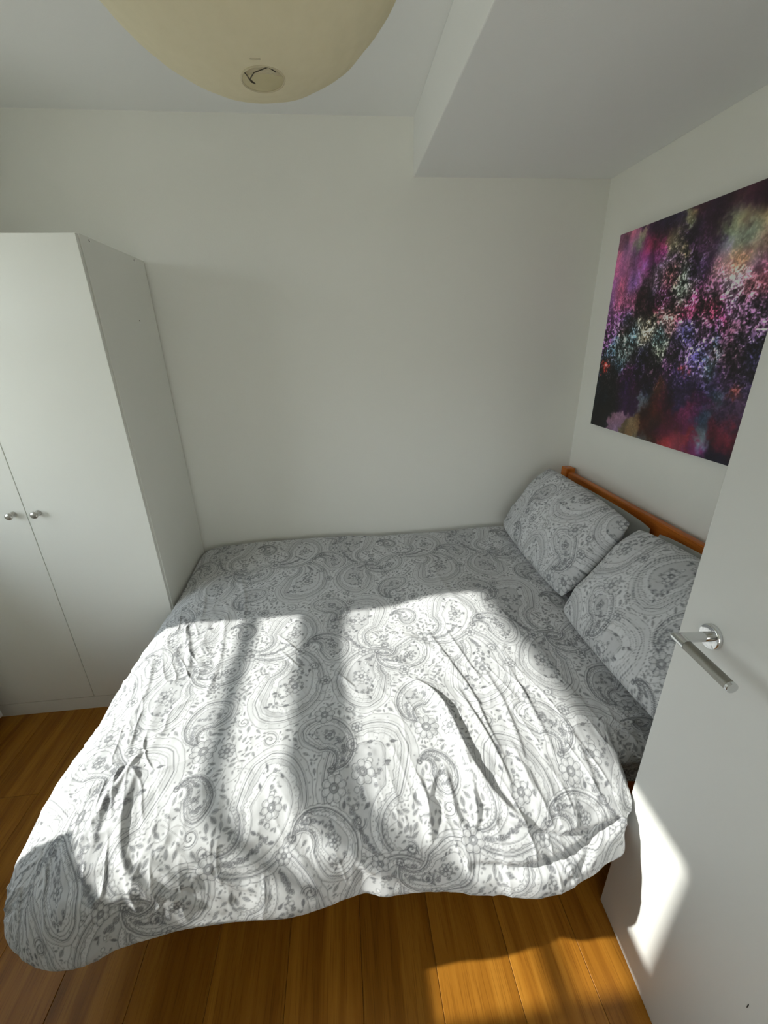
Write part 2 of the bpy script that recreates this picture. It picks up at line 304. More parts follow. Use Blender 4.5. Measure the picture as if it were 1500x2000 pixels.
# ---------------------------------------------------------------- printed cloth pattern (numbers only, no image)
TILE, RES = 0.66, 0.001
NP_ = int(round(TILE / RES))
class Cloth:
    def __init__(s, seed=3):
        s.D = np.zeros((NP_, NP_)); s.occ = np.zeros((NP_, NP_), bool); s.rg = np.random.RandomState(seed)
    def stroke(s, P, w=0.0016, dark=1.0, closed=False):
        P = np.asarray(P, float)
        if closed: P = np.vstack([P, P[:1]])
        seg = np.hypot(*(P[1:] - P[:-1]).T); L = np.concatenate([[0], np.cumsum(seg)])
        n = max(2, int(L[-1] / 0.0005)); t = np.linspace(0, L[-1], n)
        X = np.interp(t, L, P[:, 0]) / RES; Y = np.interp(t, L, P[:, 1]) / RES
        k = int(math.ceil(w / RES / 2 + 1)); hw = w / RES / 2
        ix = np.floor(X).astype(int); iy = np.floor(Y).astype(int)
        for dx in range(-k, k + 1):
            for dy in range(-k, k + 1):
                d = np.hypot(ix + dx + .5 - X, iy + dy + .5 - Y)
                v = np.clip(hw - d + .5, 0, 1) * dark
                m = v > 0
                a, b = (iy[m] + dy) % NP_, (ix[m] + dx) % NP_
                np.maximum.at(s.D, (a, b), v[m]); s.occ[a, b] = True
    def fill(s, P, val=0.0, mx=False, occ=True):
        P = np.asarray(P, float) / RES
        x0, y0 = np.floor(P.min(0)).astype(int) - 1; x1, y1 = np.ceil(P.max(0)).astype(int) + 1
        gx, gy = np.meshgrid(np.arange(x0, x1) + .5, np.arange(y0, y1) + .5)
        ins = np.zeros(gx.shape, bool); n = len(P)
        for i in range(n):
            ax, ay = P[i]; bx, by = P[(i + 1) % n]
            if ay == by: continue
            c = ((ay > gy) != (by > gy)) & (gx < (bx - ax) * (gy - ay) / (by - ay) + ax)
            ins ^= c
        yy, xx = np.nonzero(ins); yy = (yy + y0) % NP_; xx = (xx + x0) % NP_
        s.D[yy, xx] = np.maximum(s.D[yy, xx], val) if mx else val
        if occ: s.occ[yy, xx] = True
    def free(s, x, y, r):
        k = int(r / RES); ys = (np.arange(-k, k + 1, 2) + int(y / RES)) % NP_; xs = (np.arange(-k, k + 1, 2) + int(x / RES)) % NP_
        return not s.occ[np.ix_(ys, xs)].any()
    def ring(s, x, y, r, w=0.0014, dark=.9, val=None):
        t = np.linspace(0, 2 * math.pi, 20)
        P = np.c_[x + r * np.cos(t), y + r * np.sin(t)]
        if val is not None: s.fill(P, val)
        s.stroke(P, w, dark)
    def leaf(s, x, y, L, a, dark=.62):
        t = np.linspace(0, 1, 14); w = .24 * L * np.sin(math.pi * t) ** .8
        up = np.c_[t * L - L / 2, w]; dn = np.c_[t[::-1] * L - L / 2, -w[::-1]]
        P = np.vstack([up, dn]); c, q = math.cos(a), math.sin(a); R = np.array([[c, q], [-q, c]])
        P = P @ R + [x, y]; s.fill(P, dark)
        s.stroke(P, .0011, .7, True)
        s.stroke(np.array([[-.75 * L, 0], [.3 * L, 0]]) @ R + [x, y], .0012, .95)
    def flower(s, x, y, R_, n, rot=0, dark=.9):
        t = np.linspace(0, 2 * math.pi, 30 * n // 2)
        def ros(R1, d=.28, ph=0): 
            r = R1 * (1 - d + d * np.abs(np.cos(n * (t + ph) / 2)) ** .6)
            return np.c_[x + r * np.cos(t + rot), y + r * np.sin(t + rot)]
        P = ros(R_); s.fill(P, .10); s.stroke(P, .0016, dark, True)
        s.stroke(ros(R_ * .82), .0011, dark * .7, True)
        for k in range(n):
            a = rot + 2 * math.pi * (k + .5) / n
            s.stroke([[x + R_ * .35 * math.cos(a), y + R_ * .35 * math.sin(a)], [x + R_ * .7 * math.cos(a), y + R_ * .7 * math.sin(a)]], .0014, dark)
        s.ring(x, y, R_ * .36, .0016, dark, .45); s.ring(x, y, R_ * .17, .0014, dark, .1)
    def spiral(s, x, y, R_, rot, sg=1, turns=1.6, w=.0022):
        t = np.linspace(0, 1, 60); r = R_ * (1 - t) ** .8; a = rot + sg * t * turns * 2 * math.pi
        s.stroke(np.c_[x + r * np.cos(a), y + r * np.sin(a)], w, .9)
        r2 = r * 1.28 + R_ * .05 * np.abs(np.sin(t * 26)); k = t < .55
        s.stroke(np.c_[x + r2 * np.cos(a), y + r2 * np.sin(a)][k], .0013, .8)
    def paisley(s, x, y, S, rot, flip=1, style=0):
        t = np.linspace(0, 1, 90)
        ang = 2.6 * t ** 1.3 * 1.25; dl = (1 - .55 * t)
        px = np.cumsum(np.cos(ang) * dl); py = np.cumsum(np.sin(ang) * dl)
        sp = np.c_[px, py]; sp -= sp[0]; sp *= 1.9 / np.abs(sp).max() * .62
        nrm = np.c_[-np.sin(ang), np.cos(ang)]
        w0 = .50 * np.sqrt(np.clip(1 - ((t - .28) / .28) ** 2, 0, 1)) * (t < .28) + (t >= .28) * .50 * (1 - (t - .28) / .72) ** 1.15
        w0 = np.where(t < .28, .50 * np.sqrt(np.clip(1 - ((t - .28) / .28) ** 2, 0, 1)), w0)
        c, q = math.cos(rot), math.sin(rot)
        def tr(P):
            P = (P - [.45, .28]) * [1, flip] * S
            return P @ np.array([[c, q], [-q, c]]) + [x, y]
        def out(dl, sc=0, k=40):                                # outline moved inwards by dl (outwards when negative)
            w = w0 - dl * (.35 + .65 * (1 - t)) + sc * np.abs(np.sin(t * k)); m = w > 0.004
            hd = -nrm * 0 + (np.where(t < .28, -dl * (1 - t / .28), 0) * -1)[:, None] * np.c_[np.cos(ang), np.sin(ang)]
            q_ = sp + hd
            return tr(np.vstack([(q_ + nrm * w[:, None])[m], (q_ - nrm * w[:, None])[m][::-1]]))
        O = out(-.10, .025, 50); s.fill(O, .06); s.stroke(O, .0014, .8, True)
        s.stroke(out(-.03), .0013, .7, True)
        s.stroke(out(0), .0022, .9, True)
        I = out(.07); s.fill(I, .15 if style == 0 else .03); s.stroke(I, .0014, .85, True)
        A = out(-.065 if S > .15 else .03)
        for k in range(3, len(A) - 2, 4 if S > .15 else 7):
            s.ring(A[k, 0], A[k, 1], .0017, .0011, .85, 0)
        I2 = out(.15, .035, 46); s.fill(I2, .02); s.stroke(I2, .0014, .8, True)
        A = out(.19)
        for k in range(2, len(A) - 2, 3): s.fill(np.array([[-.0014, 0], [0, .0014], [.0014, 0], [0, -.0014]]) + A[k], .8)
        I3 = out(.24); s.fill(I3, .16 if style else .06); s.stroke(I3, .0014, .85, True)
        B = out(.20)
        if S > .15:                                             # short hatching teeth between the two inner outlines
            for k in range(0, len(I) - 1, 2): s.stroke([I[k], I[k] * .86 + I.mean(0) * .14], .0010, .45)
        for j in range(20, 82, 7):
            p = tr(sp[j:j + 1])[0]
            s.ring(p[0], p[1], S * .030 * (1.5 - t[j]), .0013, .9, .05)
        if S > .10:
            p = tr(sp[26:27])[0]; s.flower(p[0], p[1], S * .15, 7, rot)
            for j, dd in ((14, .17), (14, -.17), (40, .14), (40, -.14), (52, 0), (6, 0)):
                p = tr(sp[j:j + 1] + nrm[j:j + 1] * dd)[0]; s.leaf(p[0], p[1], S * .09, rot + j + dd * 9, .6)
        for _ in range(int(S * 420)):                           # seed heads and specks inside
            j = s.rg.randint(8, 70); dd = (s.rg.rand() * 2 - 1) * max(.02, w0[j] - .27); p = tr(sp[j:j + 1] + nrm[j:j + 1] * dd)[0]; kk = s.rg.rand()
            if kk < .45: s.leaf(p[0], p[1], .006 + .005 * s.rg.rand(), s.rg.rand() * 6.28, .34)
            elif kk < .7: s.ring(p[0], p[1], .0022, .0011, .75)
            else: s.flower(p[0], p[1], .0055, 5, kk * 9, .7)
        if S > .15:
            for f_ in (.045, .11, .275): s.stroke(out(f_, .012, 70), .0011, .55, True)
        e = tr(sp[-1:])[0]; s.spiral(e[0], e[1], S * .11, rot + 1, flip, 1.3, .002)
def build_pattern():
    T = TILE; c = Cloth()
    for x, y, S, r, fl, st in [(.14, .15, .20, .4, 1, 0), (.47, .50, .22, 3.5, 1, 1), (.46, .14, .17, 2.2, -1, 1), (.13, .47, .18, 5.3, -1, 0),
                               (.31, .32, .11, 1.2, 1, 1), (.60, .29, .12, 4.6, -1, 0), (.29, .60, .11, .2, -1, 1), (.62, .06, .10, 3, 1, 1), (.62, .47, .07, 1, 1, 0)]:
        c.paisley(x, y, S, r, fl, st)
    for x, y, r, n, a in [(.33, .46, .034, 8, .3), (.30, .03, .032, 7, .1), (.61, .61, .038, 9, .7), (.02, .33, .030, 7, .5), (.44, .29, .022, 6, .4),
                          (.20, .33, .020, 6, 0), (.58, .19, .018, 6, .2), (.40, .63, .018, 6, .3), (.30, .17, .020, 7, 0), (.02, .60, .024, 8, 0)]:
        c.flower(x, y, r, n, a)
    for x, y, r, a, sg in [(.385, .57, .022, 1, 1), (.26, .245, .018, 3, -1), (.555, .235, .018, 5, 1), (.14, .62, .022, 2, -1), (.39, .38, .018, .4, -1),
                           (.63, .40, .018, 4, 1), (.05, .03, .018, 2.6, 1), (.38, .04, .016, 1.6, -1), (.26, .40, .016, .6, 1), (.52, .32, .015, 2, -1)]:
        c.spiral(x, y, r, a, sg)
    rg = c.rg
    for k in range(140):                                        # thin stems wandering between the motifs
        x, y = rg.rand(2) * T; a = rg.rand() * 6.28; P = [(x, y)]
        if not c.free(x, y, .004): continue
        cv = (rg.rand() - .5) * .5
        for j in range(14): a += cv; x += .005 * math.cos(a); y += .005 * math.sin(a); P.append((x, y))
        c.stroke(P, .0013, .6)
    for k in range(2600):                                      # sprigs and leaves wherever the cloth is still plain
        x, y = rg.rand(2) * T; L = .014 + .009 * rg.rand()
        if c.free(x, y, L * .34): c.leaf(x, y, L, rg.rand() * 6.28, .30 + .14 * rg.rand())
    for k in range(2500):
        x, y = rg.rand(2) * T
        if c.free(x, y, .0055): c.leaf(x, y, .010, rg.rand() * 6.28, .34)
    for k in range(2500):
        x, y = rg.rand(2) * T
        if c.free(x, y, .0035): c.ring(x, y, .0018, .0012, .8)
    return c.D
def sample(D, u, v):
    fu = (u / RES) % NP_; fv = (v / RES) % NP_
    i = np.floor(fu).astype(int); j = np.floor(fv).astype(int); a = fu - i; b = fv - j
    i %= NP_; j %= NP_; i1 = (i + 1) % NP_; j1 = (j + 1) % NP_
    return (D[j, i] * (1 - a) + D[j, i1] * a) * (1 - b) + (D[j1, i] * (1 - a) + D[j1, i1] * a) * b

# ---------------------------------------------------------------- duvet surface, metres; a runs along x, b along y
def sstep(e0, e1, x):
    t = np.clip((x - e0) / (e1 - e0), 0, 1); return t * t * (3 - 2 * t)
def vnoise(x, y, seed):
    rg = np.random.RandomState(seed); G = rg.rand(256, 256) * 2 - 1
    i = np.floor(x).astype(int); j = np.floor(y).astype(int); u = x - i; v = y - j
    u = u * u * u * (u * (u * 6 - 15) + 10); v = v * v * v * (v * (v * 6 - 15) + 10)
    g = lambda p, q: G[(j + q) % 256, (i + p) % 256]
    return (g(0, 0) * (1 - u) + g(1, 0) * u) * (1 - v) + (g(0, 1) * (1 - u) + g(1, 1) * u) * v
X0, Y0, RM = -0.62, 0.95, 0.53
_pr = np.array([[0, 0, 0], [.10, .10, .002], [.15, .15, .008], [.20, .20, .022], [.26, .25, .055], [.32, .285, .10], [.37, .303, .15], [.42, .318, .20], [.45, .325, .226], [.47, .318, .242], [.49, .30, .25], [.53, .26, .245]])
_rr = np.linspace(0, RM, 400); _ke = np.hanning(31); _ke /= _ke.sum()
def _sm(v):
    e = np.concatenate([v[0] + (v[1] - v[0]) * np.arange(-15, 0), v, v[-1] + (v[-1] - v[-2]) * np.arange(1, 16)])
    return np.convolve(e, _ke, 'valid')
_ro = _sm(np.interp(_rr, _pr[:, 0], _pr[:, 1])); _rd = _sm(np.interp(_rr, _pr[:, 0], _pr[:, 2]))
ZC = np.array([(-.1, 1.5, .602), (-.05, 1.2, .61), (-.02, .95, .595), (-.43, 1.3, .60), (-.41, .95, .592), (.58, 1.43, .665), (.64, 1.3, .637), (.69, 1.17, .609),
               (.735, 1.065, .58), (.77, .95, .56), (.80, .80, .545), (-.74, 2.25, .635), (-.48, 2.25, .65), (-.12, 2.25, .65), (.37, 2.25, .635), (.9, 2.2, .645),
               (-.6, 1.9, .615), (0, 1.9, .62), (.5, 1.9, .635), (-.62, .95, .592), (-.62, 1.5, .60), (.3, 1.2, .605), (.3, .95, .585), (1.0, 1.2, .62), (1.1, 1.7, .65),
               (1.1, .9, .57), (.6, .95, .572)])
def ztop(x, y):
    n = 0.; d = 0.
    for cx, cy, cz in ZC:
        w = np.exp(-((x - cx) ** 2 + (y - cy) ** 2) / (2 * .16 ** 2)) + 1e-7; n = n + w * cz; d = d + w
    return n / d
def base(a, b):
    a = np.asarray(a, float); b = np.asarray(b, float)
    da = np.maximum(X0 - a, 0); db = np.maximum(Y0 - b, 0)
    r = np.maximum(da, db); h = np.hypot(da, db) + 1e-9
    ux, uy = da / h, db / h
    o = np.interp(r, _rr, _ro); dn = np.interp(r, _rr, _rd)
    x = np.maximum(a, X0) - ux * o; y = np.maximum(b, Y0) - uy * o
    cor = ux * uy * 2                                           # 1 in the hanging corner
    x = x - cor * .035 * (o / .32) ** 2 * ux; y = y - cor * .03 * (o / .32) ** 2
    fx = np.maximum(a, X0)
    fr = sstep(0, .25, db)
    y = y + fr * (-.035 * sstep(.2, .42, fx) + .035 * sstep(.50, .62, fx) + .045 * sstep(.66, .74, fx) * sstep(.05, .2, dn) + .13 * sstep(.72, .77, fx))
    y = y - fr * (.055 * (1 - sstep(-.75, -.25, fx)) + .022 * sstep(-.02, .05, fx) * (1 - sstep(.25, .35, fx)) + .02 * sstep(.52, .60, fx) * (1 - sstep(.68, .72, fx))) * (.4 + .6 * sstep(.03, .2, dn))
    x = x + sstep(0, .25, da) * (.026 * sstep(.85, 1.15, y) - .02 * (1 - sstep(.70, .85, y)) * sstep(.08, .2, dn))
    y = y + fr * .012 * np.sin(fx * 9 + 1) * sstep(.1, .2, dn)
    sd = 1 + .22 * cor - .12 * sstep(.1, .4, fx) * (uy > 0) - .16 * sstep(.45, .68, fx) * (uy > 0) + .05 * np.sin(a * 11 + b * 7)
    z = ztop(np.maximum(x, -.66), np.maximum(y, .78)) - dn * sd
    z = z - .025 * sstep(.93, 1.02, x)
    z = z - .05 * sstep(2.20, 2.265, b) ** 2
    lim = -1.2 + (1.2 - .832) * sstep(1.60, 1.70, y)
    k = x < lim; x = np.where(k, lim + (x - lim) * .02, x)
    xm = .724 + .074 * (y - .65); k = (y < .725) & (x > xm)     # the cloth stops against the open door
    x = np.where(k, xm + (x - xm) * .03, x)
    return np.stack([x, y, z], -1)
FOLDS = [
    ([(0.2, 1.1), (0.246, 1.048), (0.276, 0.974), (0.288, 0.893), (0.299, 0.821), (0.322, 0.766), (0.364, 0.721), (0.41, 0.679)], 0.023, 0.024, 0.011),
    ([(0.29, 1.339), (0.338, 1.172), (0.382, 1.034), (0.385, 0.935), (0.401, 0.821)], 0.006, 0.012, 0.007),
    ([(0.359, 1.336), (0.401, 1.163), (0.424, 1.082)], 0.005, 0.01, 0.006),
    ([(0.341, 1.037), (0.362, 0.938), (0.38, 0.859), (0.392, 0.796), (0.396, 0.764)], 0.008, 0.012, 0.007),
    ([(0.539, 1.125), (0.549, 0.978), (0.556, 0.89), (0.556, 0.821)], 0.005, 0.012, 0.008),
    ([(0.452, 1.111), (0.47, 0.985), (0.47, 0.881), (0.456, 0.793)], 0.005, 0.012, 0.008),
    ([(0.288, 0.834), (0.292, 0.762), (0.29, 0.697), (0.278, 0.665)], 0.009, 0.012, 0.008),
    ([(0.228, 0.796), (0.23, 0.728), (0.237, 0.688), (0.26, 0.661)], 0.008, 0.012, 0.008),
    ([(0.151, 0.778), (0.163, 0.733), (0.165, 0.658)], 0.01, 0.014, 0.008),
    ([(0.207, 0.796), (0.172, 0.748), (0.161, 0.692)], 0.007, 0.012, 0.007),
    ([(0.355, 0.679), (0.447, 0.647), (0.542, 0.625), (0.618, 0.611), (0.669, 0.629)], -0.014, 0.014, 0.012),
    ([(0.269, 0.58), (0.359, 0.571), (0.465, 0.582), (0.539, 0.591), (0.602, 0.598), (0.669, 0.629)], -0.020, 0.016, 0.012),
    ([(0.592, 0.593), (0.551, 0.557), (0.502, 0.534)], -0.01, 0.012, 0.012),
    ([(-0.036, 0.631), (-0.013, 0.586), (0.02, 0.571)], 0.008, 0.012, 0.008),
    ([(0.038, 0.598), (0.087, 0.548), (0.131, 0.512)], 0.01, 0.014, 0.007),
    ([(-0.632, 0.888), (-0.623, 0.814), (-0.604, 0.73), (-0.579, 0.672), (-0.512, 0.613), (-0.424, 0.566)], 0.012, 0.018, 0.01),
    ([(-0.708, 0.926), (-0.68, 0.814), (-0.666, 0.739)], 0.007, 0.014, 0.008),
    ([(-0.646, 0.967), (-0.664, 0.836), (-0.701, 0.739)], 0.007, 0.014, 0.009),
    ([(-0.528, 0.681), (-0.456, 0.618), (-0.352, 0.566)], 0.007, 0.012, 0.009),
    ([(-0.472, 0.694), (-0.364, 0.611), (-0.255, 0.568)], 0.008, 0.014, 0.009),
    ([(-0.301, 1.404), (-0.2, 1.282)], 0.004, 0.006, 0.005),
    ([(-0.281, 1.309), (-0.197, 1.203)], 0.004, 0.006, 0.005),
    ([(-0.064, 1.156), (-0.013, 1.091)], 0.006, 0.008, 0.006),
    ([(-0.075, 0.985), (0.006, 0.976)], -0.004, 0.006, 0.006),
    ([(0.44, 0.857), (0.449, 0.751), (0.468, 0.728)], 0.006, 0.014, 0.009),
    ([(0.636, 0.881), (0.634, 0.766), (0.62, 0.69)], 0.005, 0.016, 0.01),
    ([(-0.731, 1.568), (-0.629, 1.361), (-0.602, 1.224)], 0.006, 0.012, 0.009),
    ([(-0.549, 1.557), (-0.502, 1.287), (-0.509, 1.122)], 0.004, 0.012, 0.009),
    ([(-0.791, 1.368), (-0.733, 1.197), (-0.736, 1.073)], 0.006, 0.014, 0.01),
    ([(-0.551, 1.897), (-0.477, 1.64), (-0.47, 1.496)], 0.004, 0.012, 0.01),
    ([(-0.701, 1.787), (-0.657, 1.627), (-0.648, 1.537)], 0.005, 0.012, 0.009),
    ([(0.013, 1.357), (0.177, 1.348), (0.299, 1.248), (0.35, 1.08)], 0.005, 0.02, 0.012),
    ([(0.008, 1.212), (0.121, 1.226), (0.237, 1.138)], 0.004, 0.018, 0.012),
    ([(-0.2, 0.676), (-0.131, 0.573), (-0.096, 0.507)], 0.007, 0.018, 0.012),
    ([(1.018, 1.766), (1.02, 1.573), (1.006, 1.336), (0.985, 1.075), (0.978, 0.931)], -0.008, 0.02, 0.015),
    ([(0.412, 1.884), (0.415, 1.566), (0.498, 1.379)], 0.004, 0.02, 0.015),
]
BLOBS = [(0.101, 0.905, 0.06, 150, 90, 130),
    (0.118, 0.802, 0.09, 165, 90, 150),
    (0.093, 0.67, 0.08, 150, 80, 130),
    (0.251, 0.89, 0.06, 150, 50, 110),
    (0.167, 0.954, 0.03, 150, 140, 110),
    (0.034, 0.969, 0.03, 90, 60, 90),
    (0.394, 0.899, 0.05, 45, 30, 45),
    (0.295, 0.977, 0.06, 45, 30, 50),
    (0.472, 0.952, 0.03, 150, 140, 100),
    (0.382, 0.877, 0.04, 160, 150, 105),
    (0.499, 0.697, 0.05, 180, 175, 140),
    (0.455, 0.814, 0.03, 150, 130, 90),
    (0.394, 0.774, 0.05, 120, 90, 110),
    (0.569, 0.84, 0.08, 60, 35, 55),
    (0.62, 0.958, 0.07, 50, 25, 45),
    (0.558, 0.926, 0.07, 55, 30, 50),
    (0.697, 0.922, 0.05, 170, 165, 120),
    (0.684, 0.859, 0.05, 150, 145, 100),
    (0.777, 0.862, 0.06, 175, 170, 130),
    (0.722, 0.86, 0.03, 60, 35, 40),
    (0.736, 0.796, 0.05, 130, 110, 70),
    (0.78, 0.715, 0.09, 205, 190, 185),
    (0.68, 0.764, 0.06, 170, 150, 150),
    (0.845, 0.7, 0.07, 160, 70, 120),
    (0.818, 0.637, 0.09, 190, 110, 160),
    (0.664, 0.699, 0.07, 140, 70, 110),
    (0.577, 0.632, 0.07, 150, 60, 110),
    (0.727, 0.567, 0.06, 160, 50, 90),
    (0.571, 0.759, 0.06, 70, 40, 70),
    (0.315, 0.521, 0.05, 170, 175, 165),
    (0.243, 0.493, 0.05, 90, 120, 135),
    (0.457, 0.564, 0.05, 170, 130, 140),
    (0.202, 0.422, 0.06, 70, 90, 100),
    (0.406, 0.469, 0.04, 130, 160, 160),
    (0.275, 0.696, 0.06, 40, 25, 35),
    (0.39, 0.657, 0.06, 70, 25, 45),
    (0.345, 0.742, 0.05, 110, 80, 100),
    (0.172, 0.572, 0.04, 60, 50, 60),
    (0.654, 0.486, 0.07, 90, 70, 120),
    (0.578, 0.461, 0.06, 70, 60, 100),
    (0.723, 0.411, 0.04, 90, 130, 160),
    (0.636, 0.383, 0.05, 100, 80, 140),
    (0.555, 0.296, 0.07, 50, 35, 75),
    (0.316, 0.401, 0.06, 30, 25, 40),
    (0.262, 0.255, 0.06, 50, 20, 60),
    (0.139, 0.27, 0.06, 25, 25, 30),
    (0.06, 0.352, 0.015, 170, 50, 40),
    (0.611, 0.352, 0.015, 200, 60, 50),
    (0.861, 0.291, 0.02, 200, 80, 60),
    (0.39, 0.188, 0.03, 110, 120, 140),
    (0.472, 0.244, 0.04, 80, 45, 30),
    (0.383, 0.29, 0.05, 30, 15, 35),
    (0.486, 0.123, 0.06, 60, 25, 20),
    (0.082, 0.112, 0.06, 20, 20, 25),
    (0.228, 0.054, 0.04, 150, 110, 140),
    (0.376, 0.03, 0.04, 120, 100, 70),
    (0.463, 0.015, 0.03, 90, 90, 90),
    (0.665, 0.146, 0.04, 150, 40, 90),
    (0.651, 0.041, 0.04, 180, 50, 60),
    (0.591, 0.111, 0.05, 110, 25, 50),
    (0.519, 0.19, 0.05, 90, 20, 40),
    (0.752, 0.028, 0.04, 150, 40, 90),
    (0.736, 0.219, 0.05, 130, 40, 90),
    (0.778, 0.257, 0.04, 60, 90, 110),
    (0.75, 0.147, 0.04, 70, 85, 110),
    (0.771, 0.075, 0.03, 110, 150, 180),
    (0.877, 0.105, 0.05, 180, 40, 70),
    (0.873, 0.024, 0.06, 25, 20, 40),
    (0.89, 0.197, 0.06, 60, 40, 70),
    (0.913, 0.231, 0.06, 70, 60, 110),
    (0.891, 0.404, 0.07, 40, 30, 50),
    (0.808, 0.46, 0.07, 50, 40, 60),
    (0.868, 0.515, 0.06, 50, 40, 70),
    (0.918, 0.471, 0.05, 120, 90, 140),
    (0.79, 0.34, 0.07, 60, 45, 90),
    (0.639, 0.262, 0.06, 40, 30, 70),
    (0.759, 0.972, 0.08, 45, 20, 40),
    (0.646, 0.981, 0.05, 50, 25, 45),
    (0.829, 0.787, 0.05, 110, 80, 60),
    (0.89, 0.578, 0.05, 170, 110, 140),
    (0.806, 0.573, 0.05, 90, 60, 70)]
# ---------------------------------------------------------------- bed, mattress
bed = empty('bed_frame'); tag(bed, 'honey pine double bed frame with low slatted headboard along the right wall', 'bed')
HX0, HX1 = 1.262, 1.312
for y0 in (2.175, .845):
    bm = bx(bmesh.new(), HX0 - .002, HX1, y0, y0 + .062, 0, .995, .006, 2); obj('headboard_post', bm, M_pinez, bed)
box('headboard_rail', HX0 + .006, HX0 + .040, .908, 2.1745, .868, .975, M_pine, bed, .009, 3)
box('headboard_rail', HX0 + .010, HX0 + .034, .908, 2.1745, .55, .66, M_pine, bed, .006, 2)
for k in range(9):
    y0 = .99 + k * .125; box('headboard_slat', HX0 + .014, HX0 + .030, y0, y0 + .05, .6605, .8675, M_pinez, bed, .003, 1)
for y0 in (2.200, .862):
    box('side_rail', -.742, HX0 - .003, y0, y0 + .026, .22, .345, M_pinex, bed, .004, 2)
for y0 in (2.172, .862):
    box('foot_leg', -.800, -.743, y0, y0 + .055, 0, .36, M_pinez, bed, .005, 2)
box('foot_rail', -.790, -.762, .918, 2.171, .22, .345, M_pine, bed, .004, 2)
for k in range(14):
    x0 = -.70 + k * .138; box('slat', x0, x0 + .068, .889, 2.199, .285, .301, M_pine, bed, .001, 1)
box('centre_rail', -.741, HX0 - .004, 1.50, 1.56, .235, .2845, M_pinex, bed)
box('centre_leg', .22, .27, 1.505, 1.555, 0, .2345, M_pinez, bed)
grp(bed, (.25, 1.54, 0))
ma = box('mattress', -.735, 1.235, .892, 2.196, .3015, .53, M_matt, None, .035, 4)
tag(ma, 'pale double mattress on the pine bed, hidden beneath the paisley duvet', 'mattress')
# ---------------------------------------------------------------- duvet
PAT = build_pattern()
_p = PAT; PAT = np.clip(.62 * (_p + np.roll(_p, 1, 0) + np.roll(_p, 1, 1) + np.roll(np.roll(_p, 1, 0), 1, 1)) / 1.65, 0, 1)
def seg_field(a, b, P, A, wl, wr):
    P = np.array(P, float); best = np.full(a.shape, 9.); sgn = np.zeros(a.shape); tt = np.zeros(a.shape)
    L = np.concatenate([[0], np.cumsum(np.hypot(*(P[1:] - P[:-1]).T))])
    for i in range(len(P) - 1):
        p, q = P[i], P[i + 1]; d = q - p; n2 = (d ** 2).sum(); t = np.clip(((a - p[0]) * d[0] + (b - p[1]) * d[1]) / n2, 0, 1)
        ex = a - p[0] - t * d[0]; ey = b - p[1] - t * d[1]; e = np.hypot(ex, ey); m = e < best
        best = np.where(m, e, best); sgn = np.where(m, np.sign(d[0] * ey - d[1] * ex), sgn); tt = np.where(m, (L[i] + t * (L[i + 1] - L[i])) / L[-1], tt)
    wd_ = np.where(sgn > 0, wr, wl)
    env = np.sin(np.pi * np.clip(.08 + .84 * tt, 0, 1)) ** .6
    return A * env * np.exp(-(best / wd_) ** 2)
def refine(P, n=4):
    P = np.array(P, float)
    for _ in range(2):
        Q = [P[0]]
        for i in range(len(P) - 1): Q += [P[i] * .75 + P[i + 1] * .25, P[i] * .25 + P[i + 1] * .75]
        P = np.array(Q + [P[-1]])
    return P
def relief(a, b):
    h = np.zeros(a.shape)
    for P, A, wl, wr in FOLDS:
        P = refine(P); lo, hi = P.min(0) - .07, P.max(0) + .07
        I = np.nonzero((b[:, 0] > lo[1]) & (b[:, 0] < hi[1]))[0]; J = np.nonzero((a[0] > lo[0]) & (a[0] < hi[0]))[0]
        if len(I) and len(J):
            s = np.ix_(I, J); h[s] += seg_field(a[s], b[s], P, A, wl, wr)
    edge = np.clip(1 - (b - .75) / .9, 0, 1)                    # more creased towards the near side
    right = sstep(.05, .35, a) * (1 - sstep(.75, .95, a))
    c, s_ = math.cos(.30), math.sin(.30)
    u = a * c + b * s_; v = -a * s_ + b * c
    wob = vnoise(a * 5, b * 5, 21) * .25
    rid = 1 - np.abs(vnoise((u + wob * .12) * 24, v * 5.5, 5)); h += (.0038 * (rid ** 4)) * edge * (.35 + .65 * right)
    left = 1 - sstep(-.62, -.40, a)
    rid2 = 1 - np.abs(vnoise((a * .93 + b * .35 + wob * .1) * 30, (b - a * .3) * 9, 8)); h += .0046 * rid2 ** 4 * left * (1 - sstep(1.60, 1.75, b))
    fr = 1 - sstep(.62, .95, b)
    rid3 = 1 - np.abs(vnoise(a * 17 + wob, b * 7, 9)); h += .0022 * rid3 ** 3 * fr
    h += .0045 * vnoise(a * 6, b * 6, 11) + .0014 * vnoise(a * 15 + 3, b * 15, 12) * (.5 + edge) + .0009 * vnoise(a * 42, b * 42, 13) * (.6 + edge)
    r_ = np.maximum(np.maximum(X0 - a, 0), np.maximum(Y0 - b, 0)); h *= 1 - .65 * sstep(.36, .47, r_)
    h += .012 * sstep(.2, .4, r_) * (1 - sstep(.42, .50, r_)) * vnoise(a * 5.5 + 7, b * 5.5 + 3, 15)
    h += .012 * vnoise(a * 2.3 + 5, b * 2.6, 14) * sstep(2.2, 2.0, b) * 0
    return h
na, nb = 1000, 770
A_ = np.linspace(X0 - RM, 1.08, na); B_ = np.linspace(Y0 - RM, 2.262, nb)
a, b = np.meshgrid(A_, B_)
S = base(a, b); e = .004
Sx = base(a + e, b) - base(a - e, b); Sy = base(a, b + e) - base(a, b - e)
N = np.cross(Sx, Sy); N /= np.linalg.norm(N, axis=-1)[..., None] + 1e-12
h = relief(a, b)
S = S + N * (h * sstep(2.262, 2.20, b) if False else h * (1 - sstep(2.20, 2.262, b)))[..., None]
lim = np.where((S[..., 1] > 1.70) & (S[..., 0] < -.8375), -.8375, S[..., 0]); S[..., 0] = lim   # stays clear of the wardrobe side
